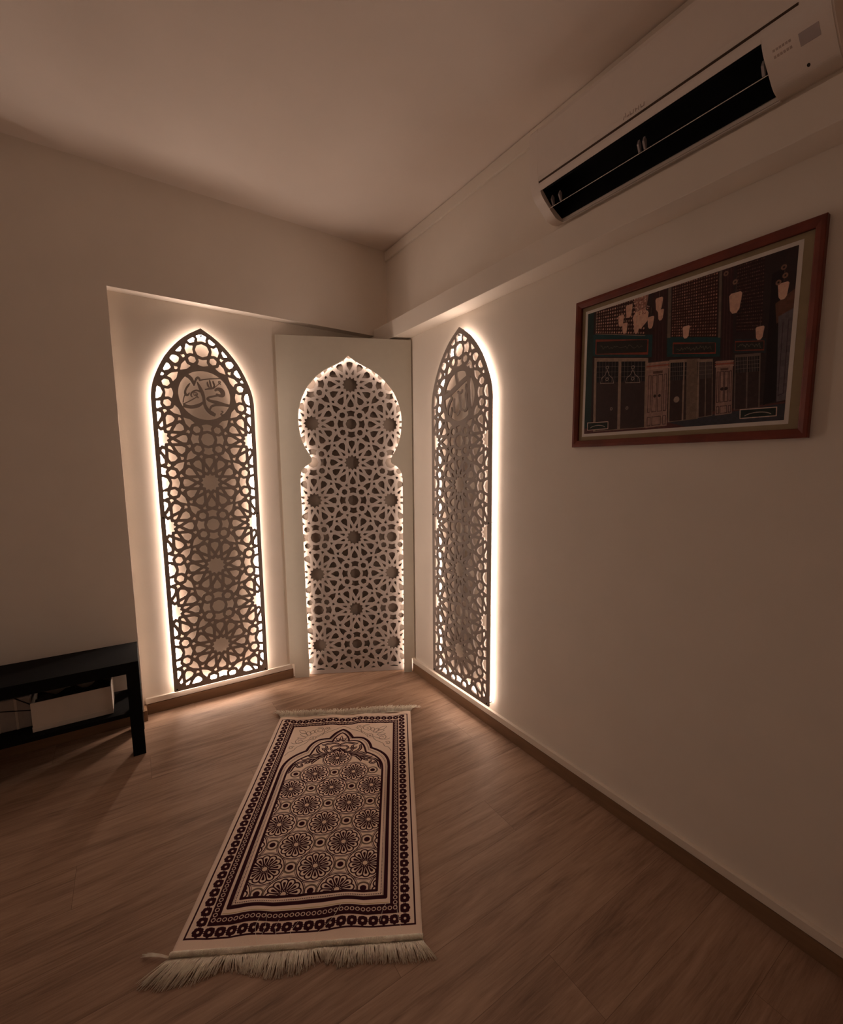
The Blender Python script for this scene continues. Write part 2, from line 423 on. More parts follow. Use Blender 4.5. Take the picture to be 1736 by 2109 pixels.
def norm_strokes(strokes, cx, cy, rx, ry):
    return [[((x - cx) / rx, -(y - cy) / ry, wd / rx) for x, y, wd in s] for s in strokes]
CALL_L = norm_strokes([
    [(1000, 615, 20), (1012, 585, 34), (1055, 565, 42), (1115, 580, 58), (1150, 625, 62), (1150, 680, 56), (1100, 700, 40), (1035, 685, 34), (1020, 660, 22)],
    [(1090, 690, 26), (1040, 702, 26), (960, 722, 24), (880, 745, 26), (828, 780, 30), (850, 812, 34), (920, 833, 40), (1010, 850, 52), (1100, 868, 48), (1200, 884, 36), (1310, 900, 34)],
    [(1310, 908, 26), (1180, 903, 20), (1060, 900, 26), (970, 908, 30), (905, 935, 30), (868, 990, 22), (862, 1030, 22)],
    [(640, 462, 12), (665, 520, 30), (695, 590, 42), (728, 670, 46), (748, 760, 42), (755, 860, 40), (772, 945, 44), (812, 1012, 52), (865, 1062, 56), (925, 1095, 54), (972, 1115, 40)],
    [(390, 300, 60), (450, 350, 52), (500, 385, 50), (538, 435, 44), (560, 495, 32), (568, 548, 12)],
    [(570, 548, 10), (585, 500, 20), (605, 440, 26), (635, 388, 30), (665, 372, 32), (688, 395, 26), (690, 430, 16)],
    [(686, 426, 18), (760, 402, 16), (860, 380, 15), (960, 363, 15), (1050, 350, 14), (1150, 340, 14)],
    [(845, 435, 12), (848, 480, 22), (858, 520, 22), (880, 545, 18)],
    [(895, 395, 12), (902, 450, 22), (912, 505, 22), (925, 545, 18)],
    [(960, 405, 12), (972, 450, 22), (985, 500, 20), (965, 540, 18)],
    [(785, 600, 14), (840, 583, 18), (900, 565, 28), (955, 555, 24), (1005, 525, 14), (1060, 478, 12), (1110, 432, 14)],
    [(1100, 440, 14), (1080, 420, 14), (1088, 400, 14), (1112, 402, 14), (1118, 424, 14), (1100, 440, 14)],
    [(1078, 436, 10), (1122, 466, 14)],
    [(495, 500, 12), (455, 550, 24), (412, 615, 24), (388, 680, 26), (395, 728, 34), (425, 742, 30), (455, 720, 20), (470, 688, 10)],
    [(385, 735, 16), (362, 780, 12), (346, 830, 12), (335, 900, 14)],
    [(692, 665, 14), (660, 640, 22), (610, 633, 22), (555, 655, 22), (512, 695, 22), (500, 735, 22), (510, 762, 18), (530, 775, 10)],
    [(548, 700, 12), (575, 680, 14), (610, 682, 14), (630, 705, 14), (610, 735, 14), (575, 738, 14), (550, 715, 12)],
    [(590, 700, 12), (620, 750, 18), (645, 785, 14)],
    [(610, 765, 12), (560, 800, 14), (480, 850, 14), (400, 895, 14), (330, 930, 16)],
    [(742, 840, 16), (715, 880, 30), (660, 922, 42), (590, 955, 48), (510, 975, 46), (430, 975, 46), (330, 955, 50)],
    [(1090, 1028, 14), (1120, 1020, 16), (1132, 1040, 16), (1105, 1065, 16), (1086, 1085, 16), (1100, 1102, 18), (1150, 1090, 16), (1240, 1060, 18)],
], 778, 727, 527, 497)
CALL_R = norm_strokes([
    [(790, 840, 100), (812, 960, 74), (822, 1150, 56), (832, 1400, 52), (842, 1600, 52), (850, 1790, 60)],
    [(830, 1010, 46), (700, 1095, 54), (560, 1200, 56), (440, 1290, 60), (320, 1350, 60)],
    [(575, 860, 40), (582, 960, 36), (600, 1050, 46), (610, 1150, 40)],
    [(390, 1285, 26), (385, 1230, 26), (410, 1215, 26), (445, 1235, 26), (440, 1290, 30)],
    [(772, 1150, 20), (770, 1220, 34), (785, 1290, 40), (770, 1370, 40), (785, 1480, 36), (795, 1590, 36), (770, 1665, 30), (735, 1690, 18)],
    [(645, 1290, 30), (655, 1400, 34), (668, 1500, 34), (672, 1590, 34), (690, 1640, 28), (730, 1668, 20)],
    [(618, 1255, 16), (625, 1290, 28), (655, 1305, 26), (690, 1290, 26), (700, 1240, 16)],
    [(545, 1390, 16), (535, 1470, 34), (532, 1560, 34), (540, 1640, 34), (555, 1680, 18)],
    [(470, 1340, 18), (490, 1385, 34), (460, 1440, 40), (430, 1520, 38), (415, 1610, 36), (425, 1690, 20)],
    [(490, 1560, 18), (488, 1650, 34), (470, 1740, 38), (440, 1800, 40), (490, 1850, 44), (560, 1890, 50)],
    [(650, 1650, 18), (630, 1700, 28), (595, 1740, 16)],
], 642, 1365, 288, 497)

def wall_screen(name, loc, axes, su, sv, z0, strokes, label, gap, led):
    root = empty(name, loc, label, 'screen', axes)
    sc = lambda p: [(x * su, z0 + y * sv) for x, y in p]
    inner = hull_inset(OUT, 0.094)
    holes = []
    for p in pattern(2, -2, 8, 0.007, 0.0):
        q = push_out(p, RING_C, RING_O)
        if not q: continue
        q = clip(q, inner)
        if len(q) < 3 or abs(area(q)) < 0.0011: continue
        if min(abs(y - BOT) for _, y in q) < 0.2 and abs(area(q)) < 0.004: continue
        holes.append(sc(rounded(ccw(q), 0.010)))
    holes.append(sc([(RING_C[0] + RING_I * math.cos(t), RING_C[1] + RING_I * math.sin(t)) for t in np.linspace(0, 2 * math.pi, 72, endpoint=False)]))
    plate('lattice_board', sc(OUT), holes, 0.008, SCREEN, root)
    bm = bmesh.new()
    zc = [(RING_C[0], RING_C[1] + z0 / sv)][0]
    for k, s in enumerate(strokes): brush(bm, s, su, sv, zc, 0.008, 0.0002 + 0.00012 * k, 0.80 if su < 0.22 else 0.5)
    bmesh.ops.recalc_face_normals(bm, faces=bm.faces[:])
    finish('calligraphy', bm, SCREEN, root)
    def loop(inset):
        led = sc(hull_inset(OUT, inset)); fine = []
        for i in range(len(led)):
            a, b = led[i], led[(i + 1) % len(led)]; k = max(1, int(math.hypot(a[0] - b[0], a[1] - b[1]) / 0.08))
            fine += [(a[0] + (b[0] - a[0]) * j / k, a[1] + (b[1] - a[1]) * j / k) for j in range(k)]
        return fine
    strip_loop('light_strip', loop(0.075), 0.024, -gap + 0.0004, -gap + 0.0012, led, root)  # added glowing wall band to brighten the room, besides the screen's own tape
    strip_loop('light_strip', loop(0.045), 0.008, -0.0092, -0.0086, LED3, root)
    for u, v in ((0, 7.32), (-1.035, 3.22), (1.035, 3.22), (-1.025, -0.875), (1.025, -0.875)):
        x, y = u * su, z0 + v * sv
        bm = bmesh.new(); tube(bm, [(x, y, -0.008), (x, y, -gap)], 0.0028, 10)
        st = finish('standoff', bm, METAL, root)
        bm = bmesh.new(); tube(bm, [(x, y, 0.0022), (x, y, -0.004)], 0.0042, 12)
        finish('screw_head', bm, SCREWM, st)
    return root
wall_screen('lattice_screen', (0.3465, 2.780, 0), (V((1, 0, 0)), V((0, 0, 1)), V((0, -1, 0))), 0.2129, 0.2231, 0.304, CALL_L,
            'backlit pointed-arch lattice screen in the recessed left wall, densely curling script in its roundel', 0.0378, GLOWL)
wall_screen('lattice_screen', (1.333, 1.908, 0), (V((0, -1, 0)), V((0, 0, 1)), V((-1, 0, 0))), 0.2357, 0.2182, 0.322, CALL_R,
            'backlit pointed-arch lattice screen on the right wall, tall upright letters in its roundel', 0.0388, GLOWR)

# ------------------------------------------------------------------ corner panel with keyhole arch
u_ = V((0.8721, -0.4893, 0)); n_ = V((-0.4893, -0.8721, 0))
panel = empty('arch_panel', (0.7296, 2.793, 0), 'tall white panel across the corner with keyhole-arch opening over a pale star lattice', 'panel', (u_, V((0, 0, 1)), n_))
HALF = [(.2880, 0.0), (.2915, .74), (.2930, 1.00), (.2945, 1.190), (.2920, 1.2328), (.2815, 1.2625), (.2610, 1.2862), (.2440, 1.2955), (.2310, 1.3080), (.2275, 1.3200), (.2310, 1.3380),
        (.2420, 1.3580), (.2590, 1.3900), (.2770, 1.4320), (.2885, 1.4860), (.2930, 1.5480), (.2885, 1.6050), (.2720, 1.6640), (.2450, 1.7210), (.2060, 1.7720), (.1620, 1.8125), (.1120, 1.8440),
        (.0650, 1.8680), (.0300, 1.8880)]
HS = [HALF[0]] + catmull(HALF[1:], 4)
CU = 0.3745
CUT = [(CU + x, y) for x, y in HS] + [(CU - 0.004, 1.9125)] + [(CU - x, y) for x, y in HS[::-1]]
zt, zn = 2.012, 0.089
outline = [(CUT[-1][0], 0.0), (0.003, 0.0), (0.003, zn), (-0.024, zn), (-0.024, zt), (0.728, zt), (0.728, zn), (0.712, zn), (0.712, 0.0)] + CUT[:-1]
plate('front_board', outline, [], 0.012, BOARD, panel)
A2 = 0.2245
def lat(p): return [(0.3735 + x * A2, 0.410 + y * A2) for x, y in p]
rect = [(-1.33, (0.027 - 0.41) / A2), (1.33, (0.027 - 0.41) / A2), (1.33, (1.945 - 0.41) / A2), (-1.33, (1.945 - 0.41) / A2)]
holes = []
for p in pattern(2, -3, 8, 0.005, 0.0):
    q = clip(p, rect)
    if len(q) >= 3 and abs(area(q)) > 0.0009: holes.append(lat(rounded(ccw(q), 0.004)))
plate('star_lattice', [(0.066, 0.002), (0.682, 0.002), (0.682, 1.96), (0.066, 1.96)], holes, 0.008, LATT, panel, -0.033)
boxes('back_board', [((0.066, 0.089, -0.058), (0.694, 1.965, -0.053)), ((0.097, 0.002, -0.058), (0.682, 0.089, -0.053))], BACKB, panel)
boxes('leak_baffle', [((0.058, 0.089, -0.053), (0.0655, 1.975, -0.013)), ((0.6865, 0.089, -0.053), (0.696, 1.975, -0.013)), ((0.0655, 1.964, -0.052), (0.6865, 1.975, -0.014))], BOARD, panel)  # added unseen frame that keeps the tape light from leaking out behind
path = offset([(x, y) for x, y in CUT], 0.0095)
path = [(x, max(y, 0.012)) for x, y in path]
strip_loop('light_strip', path, 0.006, -0.0155, -0.0125, LED2, panel, closed=False)

# ------------------------------------------------------------------ air conditioner
ac = empty('air_conditioner', (XW, 0.8625, 2.185), 'white wall-mounted air conditioner with open dark outlet above the framed picture', 'air conditioner')
def acl(p): return (p[0] - XW, p[1] - 2.185)
PROF = [(1.372, 2.190), (1.350, 2.1825), (1.326, 2.1830), (1.306, 2.1895), (1.274, 2.2115), (1.252, 2.2270), (1.238, 2.2420), (1.227, 2.2640), (1.221, 2.2900), (1.2155, 2.3600), (1.2125, 2.4250),
        (1.216, 2.4400), (1.226, 2.4480), (1.250, 2.4500), (1.372, 2.4500)]
Y0, Y1, O0, O1 = 0.420, 1.307, 0.556, 1.266
def sm(p, k=4):
    q = catmull(p[:-1], k); return q + [p[-1]]
full = [acl(p) for p in sm(PROF)]
yl = lambda y: y - 0.8625
mid = [(1.372, 2.190), (1.352, 2.1845), (1.350, 2.192), (1.345, 2.262), (1.300, 2.300), (1.252, 2.275), (1.243, 2.256), (1.2325, 2.2490), (1.227, 2.2640), (1.221, 2.2900), (1.2155, 2.3600), (1.2125, 2.4250),
       (1.216, 2.4400), (1.226, 2.4480), (1.250, 2.4500), (1.372, 2.4500)]
bm = bmesh.new()
# rounded end caps: the profile shrinks a little at the very ends
def ac_seg(y0, y1, pts): extrude_profile(bm, pts, yl(y0), yl(y1))
cen = (-0.06, 0.13)
def shrink(pts, k): return [(cen[0] + (x - cen[0]) * k if x < -0.001 else x, cen[1] + (z - cen[1]) * k) for x, z in pts]
ac_seg(Y0 + 0.004, O0, full); ac_seg(O1, Y1 - 0.004, full)
ac_seg(Y0, Y0 + 0.004, shrink(full, 0.985)); ac_seg(Y1 - 0.004, Y1, shrink(full, 0.985))
ac_seg(O0, O1, [acl(p) for p in mid])
finish('body_shell', bm, ACW, ac)
bm = bmesh.new()
inner_p = [acl(p) for p in ((1.3475, 2.193), (1.3425, 2.2605), (1.300, 2.2975), (1.2545, 2.2735), (1.2455, 2.2555), (1.249, 2.2535), (1.2575, 2.2705), (1.300, 2.2935), (1.3395, 2.2585), (1.3445, 2.193))]
extrude_profile(bm, inner_p, yl(O0 + 0.0005), yl(O1 - 0.0005))
for yy in (O0, O1 - 0.0015): extrude_profile(bm, [acl(p) for p in ((1.345, 2.1935), (1.341, 2.259), (1.300, 2.295), (1.256, 2.272), (1.247, 2.2545), (1.285, 2.222))], yl(yy + 0.0004), yl(yy + 0.0012))
finish('air_outlet', bm, DARK, ac)
bm = bmesh.new()
extrude_profile(bm, [acl(p) for p in ((1.2740, 2.2030), (1.2749, 2.2016), (1.3080, 2.2262), (1.3070, 2.2276))], yl(O0 + 0.001), yl(O1 - 0.001))
finish('louver', bm, ACW, ac)
for yy in (0.566, 0.884, 0.902, 1.215, 1.2505):
    bm = bmesh.new()
    extrude_profile(bm, [acl(p) for p in ((1.276, 2.232), (1.286, 2.214), (1.292, 2.216), (1.289, 2.240), (1.281, 2.246))], yl(yy), yl(yy + 0.006))
    finish('vane', bm, STICK, ac)
bm = bmesh.new()
extrude_profile(bm, [acl(p) for p in ((1.2235, 2.2705), (1.2300, 2.2705), (1.2290, 2.2750), (1.2222, 2.2750))], yl(0.481), yl(1.2640))
finish('panel_seam', bm, ACG, ac)
bm = bmesh.new()   # faint drip edge along the lower front lip
extrude_profile(bm, [acl(p) for p in ((1.3515, 2.1830), (1.3515, 2.1790), (1.3600, 2.1805), (1.3640, 2.1850))], yl(O0 - 0.002), yl(O1 + 0.002))
finish('lower_flap', bm, ACW, ac)
def on_front(pts, name, material, t=0.0008):
    """small flat decal that hugs the lower front curve; pts are (y, z)"""
    def xs(z):
        pr = sorted([(p[1], p[0]) for p in sm(PROF[3:11])]); zz = [a for a, _ in pr]; xx = [b for _, b in pr]
        return float(np.interp(z, zz, xx))
    bm = bmesh.new()
    for quad in pts:
        a = [bm.verts.new((xs(z) - t - XW, yl(y), z - 2.185)) for y, z in quad]
        b = [bm.verts.new((xs(z) + 0.001 - XW, yl(y), z - 2.185)) for y, z in quad]
        n = len(quad); fs = [bm.faces.new(a), bm.faces.new(b[::-1])]
        for i in range(n): fs.append(bm.faces.new((a[i], a[(i + 1) % n], b[(i + 1) % n], b[i])))
        bmesh.ops.recalc_face_normals(bm, faces=fs)
    bmesh.ops.remove_doubles(bm, verts=bm.verts[:], dist=1e-5)
    return finish(name, bm, material, ac)
on_front([[(0.4862, za), (0.4485, za), (0.4485, zb), (0.4862, zb)] for za, zb in zip(np.linspace(2.2300, 2.2150, 7)[:-1], np.linspace(2.2300, 2.2150, 7)[1:])], 'sticker', STICK)
for dz in (0, -0.0080):
    on_front([[(0.537 - 0.038 * k / 6, 2.2305 + dz), (0.5325 - 0.038 * k / 6, 2.2305 + dz), (0.5325 - 0.038 * k / 6, 2.2275 + dz), (0.537 - 0.038 * k / 6, 2.2275 + dz)] for k in range(6)], 'lettering', INK, 0.0005)
on_front([[(0.4803 + 0.0035 * math.cos(t), 2.1915 + 0.0022 * math.sin(t)) for t in np.linspace(0, 2 * math.pi, 10, endpoint=False)]], 'sensor_dot', SCREWM)
lg = []
def slant(y, z0, z1, wd, sl): lg.append([(y, z0), (y - wd, z0), (y - wd - sl, z1), (y - sl, z1)])
slant(0.9200, 2.2830, 2.2900, 0.0022, 0.004); slant(0.9110, 2.2850, 2.2965, 0.0022, -0.002); slant(0.9060, 2.2840, 2.2870, 0.006, 0.001)
for k in range(6): slant(0.8960 - 0.0085 * k, 2.2830, 2.2920, 0.0020, 0.0015 if k % 2 else -0.001)
for k in range(3): slant(0.8960 - 0.017 * k, 2.2830 + 0.0035 * (k % 2), 2.2852 + 0.0035 * (k % 2), 0.0070, 0.0)
on_front(lg, 'logo', INK, 0.0005)

# ------------------------------------------------------------------ numpy painting
class Canvas:
    def __init__(s, w, h, x0, y0, px, base):
        s.w, s.h, s.x0, s.y0, s.px = w, h, x0, y0, px
        s.a = np.empty((h, w, 3), np.float32); s.a[:] = np.array(base, np.float32) / 255
        s.mask = None
    def win(s, xa, xb, ya, yb):
        m = 2 * s.px
        i0 = max(0, int((xa - m - s.x0) / s.px)); i1 = min(s.w, int((xb + m - s.x0) / s.px) + 1)
        j0 = max(0, int((ya - m - s.y0) / s.px)); j1 = min(s.h, int((yb + m - s.y0) / s.px) + 1)
        if i1 <= i0 or j1 <= j0: return None
        X = s.x0 + (np.arange(i0, i1) + .5) * s.px; Y = s.y0 + (np.arange(j0, j1) + .5) * s.px
        return (slice(j0, j1), slice(i0, i1)), *np.meshgrid(X, Y)
    def put(s, sl, sd, col, al=1.0):
        c = np.clip(.5 - sd / s.px, 0, 1) * al
        if s.mask is not None: c = c * s.mask[sl]
        c = c[..., None].astype(np.float32)
        s.a[sl] = s.a[sl] * (1 - c) + c * (np.array(col, np.float32) / 255)
    def disk(s, x, y, r, col, r2=0.0, al=1.0, sy=1.0):
        q = s.win(x - r, x + r, y - r * sy, y + r * sy)
        if q is None: return
        sl, X, Y = q; d = np.hypot(X - x, (Y - y) / sy)
        s.put(sl, np.maximum(d - r, r2 - d) if r2 else d - r, col, al)
    def polysd(s, P, X, Y):
        d = np.full(X.shape, 1e9); ins = np.zeros(X.shape, bool); n = len(P)
        for i in range(n):
            ax, ay = P[i]; bx, by = P[(i + 1) % n]
            ex, ey = bx - ax, by - ay; L = ex * ex + ey * ey or 1e-12
            t = np.clip(((X - ax) * ex + (Y - ay) * ey) / L, 0, 1)
            d = np.minimum(d, np.hypot(X - ax - t * ex, Y - ay - t * ey))
            c = (ay > Y) != (by > Y)
            with np.errstate(divide='ignore', invalid='ignore'):
                ins ^= c & (X < (ex * (Y - ay) / (ey if ey else 1e-12) + ax))
        return np.where(ins, -d, d)
    def poly(s, P, col, al=1.0):
        xs = [p[0] for p in P]; ys = [p[1] for p in P]
        q = s.win(min(xs), max(xs), min(ys), max(ys))
        if q is None: return
        sl, X, Y = q; s.put(sl, s.polysd(P, X, Y), col, al)
    def line(s, P, wd, col, al=1.0):
        for i in range(len(P) - 1):
            a, b = P[i], P[i + 1]
            wa = (wd[i] if hasattr(wd, '__len__') else wd) / 2; wb = (wd[i + 1] if hasattr(wd, '__len__') else wd) / 2
            m = max(wa, wb)
            q = s.win(min(a[0], b[0]) - m, max(a[0], b[0]) + m, min(a[1], b[1]) - m, max(a[1], b[1]) + m)
            if q is None: continue
            sl, X, Y = q; ex, ey = b[0] - a[0], b[1] - a[1]; L = ex * ex + ey * ey or 1e-12
            t = np.clip(((X - a[0]) * ex + (Y - a[1]) * ey) / L, 0, 1)
            s.put(sl, np.hypot(X - a[0] - t * ex, Y - a[1] - t * ey) - (wa + (wb - wa) * t), col, al)
    def image(s, name):
        im = bpy.data.images.new(name, s.w, s.h); im.colorspace_settings.name = 'sRGB'
        full_ = np.ones((s.h, s.w, 4), np.float32); full_[..., :3] = np.clip(s.a, 0, 1)
        im.pixels.foreach_set(full_.ravel()); im.update(); im.pack()
        return im
def painted(name, im, rough=0.9, spec=0.1, bump=0.0, bscale=900):
    M = mat(name, (1, 1, 1), rough, spec, 0.0, bump=bump, bscale=bscale)
    nt = M.node_tree; b = nt.nodes['Principled BSDF']
    t = nt.nodes.new('ShaderNodeTexImage'); t.image = im; t.interpolation = 'Cubic'; t.extension = 'EXTEND'
    uv = nt.nodes.new('ShaderNodeUVMap'); nt.links.new(uv.outputs[0], t.inputs[0])
    nt.links.new(t.outputs[0], b.inputs['Base Color'])
    return M

# ------------------------------------------------------------------ prayer rug
CREAM, DK, GR, PALE, LITE = (242, 220, 203), (58, 28, 36), (128, 108, 94), (190, 160, 145), (236, 212, 192)
RX0, RX1, RT1 = -0.013, 0.646, 1.180
px = 0.0006
rc = Canvas(int((RX1 - RX0) / px), int(RT1 / px), RX0, 0.0, px, CREAM)
CX = 0.3155
def frame_rect(h0, h1, b0, b1, t0, t1, col):
    """rectangular band: half widths h0<h1, bottom b1<b0, top t0<t1"""
    for P in ([(CX - h1, b1), (CX + h1, b1), (CX + h1, b0), (CX - h1, b0)], [(CX - h1, t0), (CX + h1, t0), (CX + h1, t1), (CX - h1, t1)],
              [(CX - h1, b1), (CX - h0, b1), (CX - h0, t1), (CX - h1, t1)], [(CX + h0, b1), (CX + h1, b1), (CX + h1, t1), (CX + h0, t1)]):
        rc.poly(P, col)
frame_rect(.3095, .3140, .0420, .0370, 1.1460, 1.1505, DK)
frame_rect(.2405, .2665, .1065, .0755, 1.0840, 1.1105, DK)
def along(hx, b, t, step):
    """evenly spaced points round a rectangle"""
    out = []
    W_, H_ = 2 * hx, t - b
    nw, nh = round(W_ / step), round(H_ / step)
    for k in range(nw): out += [(CX - hx + W_ * k / nw, b), (CX + hx - W_ * k / nw, t)]
    for k in range(nh): out += [(CX + hx, b + H_ * k / nh), (CX - hx, t - H_ * k / nh)]
    return out
for x, y in along(.2835, .0575, 1.1300, .0305):
    for k in range(8):
        a = 2 * math.pi * k / 8; rc.disk(x + .0098 * math.cos(a), y + .0098 * math.sin(a), .0058, DK)
    rc.disk(x, y, .0105, DK); rc.disk(x, y, .0038, LITE)
for x, y in along(.2835, .0575, 1.1300, .0305):
    for dx, dy in ((.01525, 0), (0, .01525)):
        if abs(abs(x - CX) - .2835) < 1e-4 and dy: rc.disk(x, y + dy, .0016, LITE)
        if (abs(y - .0575) < 1e-4 or abs(y - 1.13) < 1e-4) and dx: rc.disk(x + dx, y, .0016, LITE)
for x, y in along(.2555, .0925, 1.0985, .0155):
    rc.disk(x, y, .0064, LITE, .0040)
frame_rect(.2680, .2705, .0745, .0715, 1.1120, 1.1150, LITE)
rc.line([(CX - .236, .1105), (CX + .236, .1105)], .0022, (196, 170, 120))
OA = [(0, 1.0435), (.0150, 1.0320), (.0310, 1.0130), (.0440, .9880), (.0530, .9680), (.0780, .9660), (.1030, .9580), (.1240, .9360), (.1370, .9080), (.1440, .8790), (.1640, .8660), (.1880, .8460),
      (.2090, .8180), (.2220, .7820), (.2260, .7400)]
IA = [(0, 1.0150), (.0130, 1.0040), (.0270, .9820), (.0350, .9600), (.0375, .9430), (.0620, .9430), (.0860, .9330), (.1050, .9080), (.1150, .8790), (.1220, .8480), (.1440, .8340), (.1660, .8150),
      (.1850, .7880), (.1960, .7540), (.1990, .7150)]
def smooth_arch(A, cusps):
    out = []; last = 0
    for c in cusps + [len(A) - 1]:
        seg = A[last:c + 1]; out += catmull(seg, 5)[(1 if out else 0):]; last = c
    return out
OAs, IAs = smooth_arch(OA, [4, 9]), smooth_arch(IA, [4, 9])
mirror = lambda A: [(CX + x, y) for x, y in A]
def closed(A, hb, b): return [(CX + x, y) for x, y in A] + [(CX + hb, b), (CX - hb, b)] + [(CX - x, y) for x, y in A[::-1]]
field = closed(IAs, .1990, .1525)
rc.line(closed(OAs, .2260, .1288), .0120, DK)
MA = [((a[0] + b[0]) / 2, (a[1] + b[1]) / 2) for a, b in zip(OAs, IAs)]
MP = closed(MA, .2125, .1406)
seg = np.array(MP + MP[:1]); cum = np.r_[0, np.cumsum(np.hypot(*np.diff(seg, axis=0).T))]
for s_ in np.arange(0, cum[-1], .0052):
    rc.disk(float(np.interp(s_, cum, seg[:, 0])), float(np.interp(s_, cum, seg[:, 1])), .0016, DK, al=.9)
rc.line(closed([(x * 1.02, y + .004) for x, y in MA], .2175, .1355), .0014, GR, .8)
# field mask and medallions
q = rc.win(RX0, RX1, 0, RT1); mk = np.zeros((rc.h, rc.w), np.float32)
sl, XX, YY = rc.win(CX - .21, CX + .21, .15, 1.03)
mk[sl] = np.clip(.5 - rc.polysd(field, XX, YY) / px, 0, 1); rc.mask = mk
def petal(x, y, a, r0, r1, hw, col):
    P = [(r0, 0)] + [(r0 + (r1 - hw - r0) * t, hw * (t ** .8)) for t in (.35, .7, 1)] + [(r1 - hw + hw * math.sin(b), hw * math.cos(b)) for b in np.linspace(.25, math.pi / 2, 5)]
    P = P + [(u, -v) for u, v in P[::-1][1:-1]]
    c, s = math.cos(a), math.sin(a)
    rc.poly([(x + u * c - v * s, y + u * s + v * c) for u, v in P], col)
def medallion(x, y):
    rc.disk(x, y, .0640, DK, .0626); rc.disk(x, y, .0602, DK, .0572)
    for k in range(12): petal(x, y, math.pi * k / 6 + .13, .008, .0540, .0142, DK)
    for k in range(12):
        a = math.pi * k / 6 + .13
        petal(x, y, a, .0150, .0500, .0090, CREAM); petal(x, y, a, .0180, .0420, .0044, DK)
    rc.disk(x, y, .0105, DK); rc.disk(x, y, .0080, LITE)
def bead(x, y): rc.disk(x, y, .0225, GR, .0172); rc.disk(x, y, .0180, DK, .0168); rc.disk(x, y, .0098, DK)
rows = [.815, .716, .6265, .533, .4405, .3455, .2535, .1605]
for i, t in enumerate(rows):
    if i == 0: medallion(CX, t); continue
    if i % 2 == 1:
        for dx in (-.237, -.079, .079, .237):
            if i > 1 or abs(dx) < .1: medallion(CX + dx, t)
        for dx in (-.158, 0, .158): bead(CX + dx, t + .003)
    else:
        for dx in (-.158, 0, .158): medallion(CX + dx, t)
        for dx in (-.079, .079): bead(CX + dx, t)
# leafy crown under the arch
def leafstroke(P, W):
    for sg in (1, -1):
        Q = catmull([(CX + sg * x, y, w_) for (x, y), w_ in zip(P, W)], 6)
        rc.line([p[:2] for p in Q], [p[2] for p in Q], DK)
        rc.line([p[:2] for p in Q], [max(p[2] * .22 - .0006, .0001) for p in Q], CREAM)
leafstroke([(0, .915), (.025, .930), (.050, .926), (.072, .918), (.085, .925)], [.010, .012, .015, .012, .001])
leafstroke([(.006, .905), (.028, .905), (.038, .890), (.030, .874), (.014, .878)], [.012, .010, .010, .010, .010])
leafstroke([(.030, .860), (.060, .850), (.085, .862), (.096, .884), (.094, .905), (.108, .915)], [.006, .012, .016, .014, .009, .001])
leafstroke([(.050, .885), (.066, .882), (.080, .895)], [.010, .016, .001])
leafstroke([(.060, .880), (.056, .865), (.044, .860)], [.008, .014, .002])
leafstroke([(.062, .885), (.058, .900), (.066, .912)], [.008, .012, .001])
leafstroke([(.050, .842), (.075, .838), (.100, .845), (.118, .836), (.132, .843)], [.006, .012, .018, .012, .001])
leafstroke([(.060, .832), (.090, .822), (.118, .820), (.142, .812), (.156, .818)], [.010, .018, .016, .012, .001])
leafstroke([(.085, .818), (.100, .800), (.104, .780)], [.014, .016, .001])
leafstroke([(.105, .812), (.122, .796), (.136, .784)], [.012, .016, .002])
leafstroke([(.118, .800), (.142, .800), (.165, .792), (.180, .770), (.186, .740), (.192, .722)], [.006, .012, .014, .016, .013, .001])
leafstroke([(.172, .782), (.158, .766), (.144, .772), (.148, .786)], [.010, .012, .011, .008])
leafstroke([(0, .885), (.012, .868), (.034, .846)], [.016, .018, .012])
for a, l in ((90, .052), (52, .042), (128, .042), (18, .038), (162, .038)):
    a = math.radians(a); x0, y0 = CX, .940
    for r0, r1, hw, c in ((.004, l, .0085, DK), (.014, l - .006, .0038, CREAM)):
        pts = [(r0, 0), (r0 + (r1 - r0) * .5, hw), (r1, 0), (r0 + (r1 - r0) * .5, -hw)]
        rc.poly([(x0 + u * math.cos(a) - v * math.sin(a), y0 + u * math.sin(a) + v * math.cos(a)) for u, v in pts], c)
medallion(CX, .815)
rc.mask = None
rc.line(field + field[:1], .0085, DK)
# scrollwork in the two upper corners
def thin(P, wd=.0024):
    for sg in (1, -1): rc.line([(CX + sg * x, y) for x, y in catmull(P, 6)], wd, GR, .9)
def spiral(x, y, r, a0, turns, d=1):
    thin([(x + r * (1 - .75 * t) * math.cos(a0 + d * 2 * math.pi * turns * t), y + 1.0 * r * (1 - .75 * t) * math.sin(a0 + d * 2 * math.pi * turns * t)) for t in np.linspace(0, 1, 14)])
thin([(0, 1.0720), (.020, 1.0600), (.050, 1.0340), (.072, 1.0200), (.098, 1.0000), (.118, .9800)])
thin([(.146, .9640), (.160, .9380), (.180, .9220), (.196, .9080), (.205, .8860), (.222, .8760), (.234, .8500)])
thin([(.060, 1.0500), (.078, 1.0300), (.100, 1.0080), (.122, .9880)])
for sg in (1, -1):
    rc.disk(CX + sg * .1330, .9765, .0150, GR, .0126); rc.disk(CX + sg * .1330, .9765, .0058, GR, .0030)
spiral(.112, 1.0400, .024, -1.2, 1.4); spiral(.074, 1.0540, .012, -1.0, 1.2); spiral(.190, .9560, .024, 2.4, 1.4, -1); spiral(.218, .9100, .013, 2.6, 1.2, -1)
thin([(.094, 1.0000), (.088, 1.0300), (.100, 1.0620), (.125, 1.0700)]); thin([(.148, .9680), (.180, .9480), (.210, .9380), (.226, .9480)])
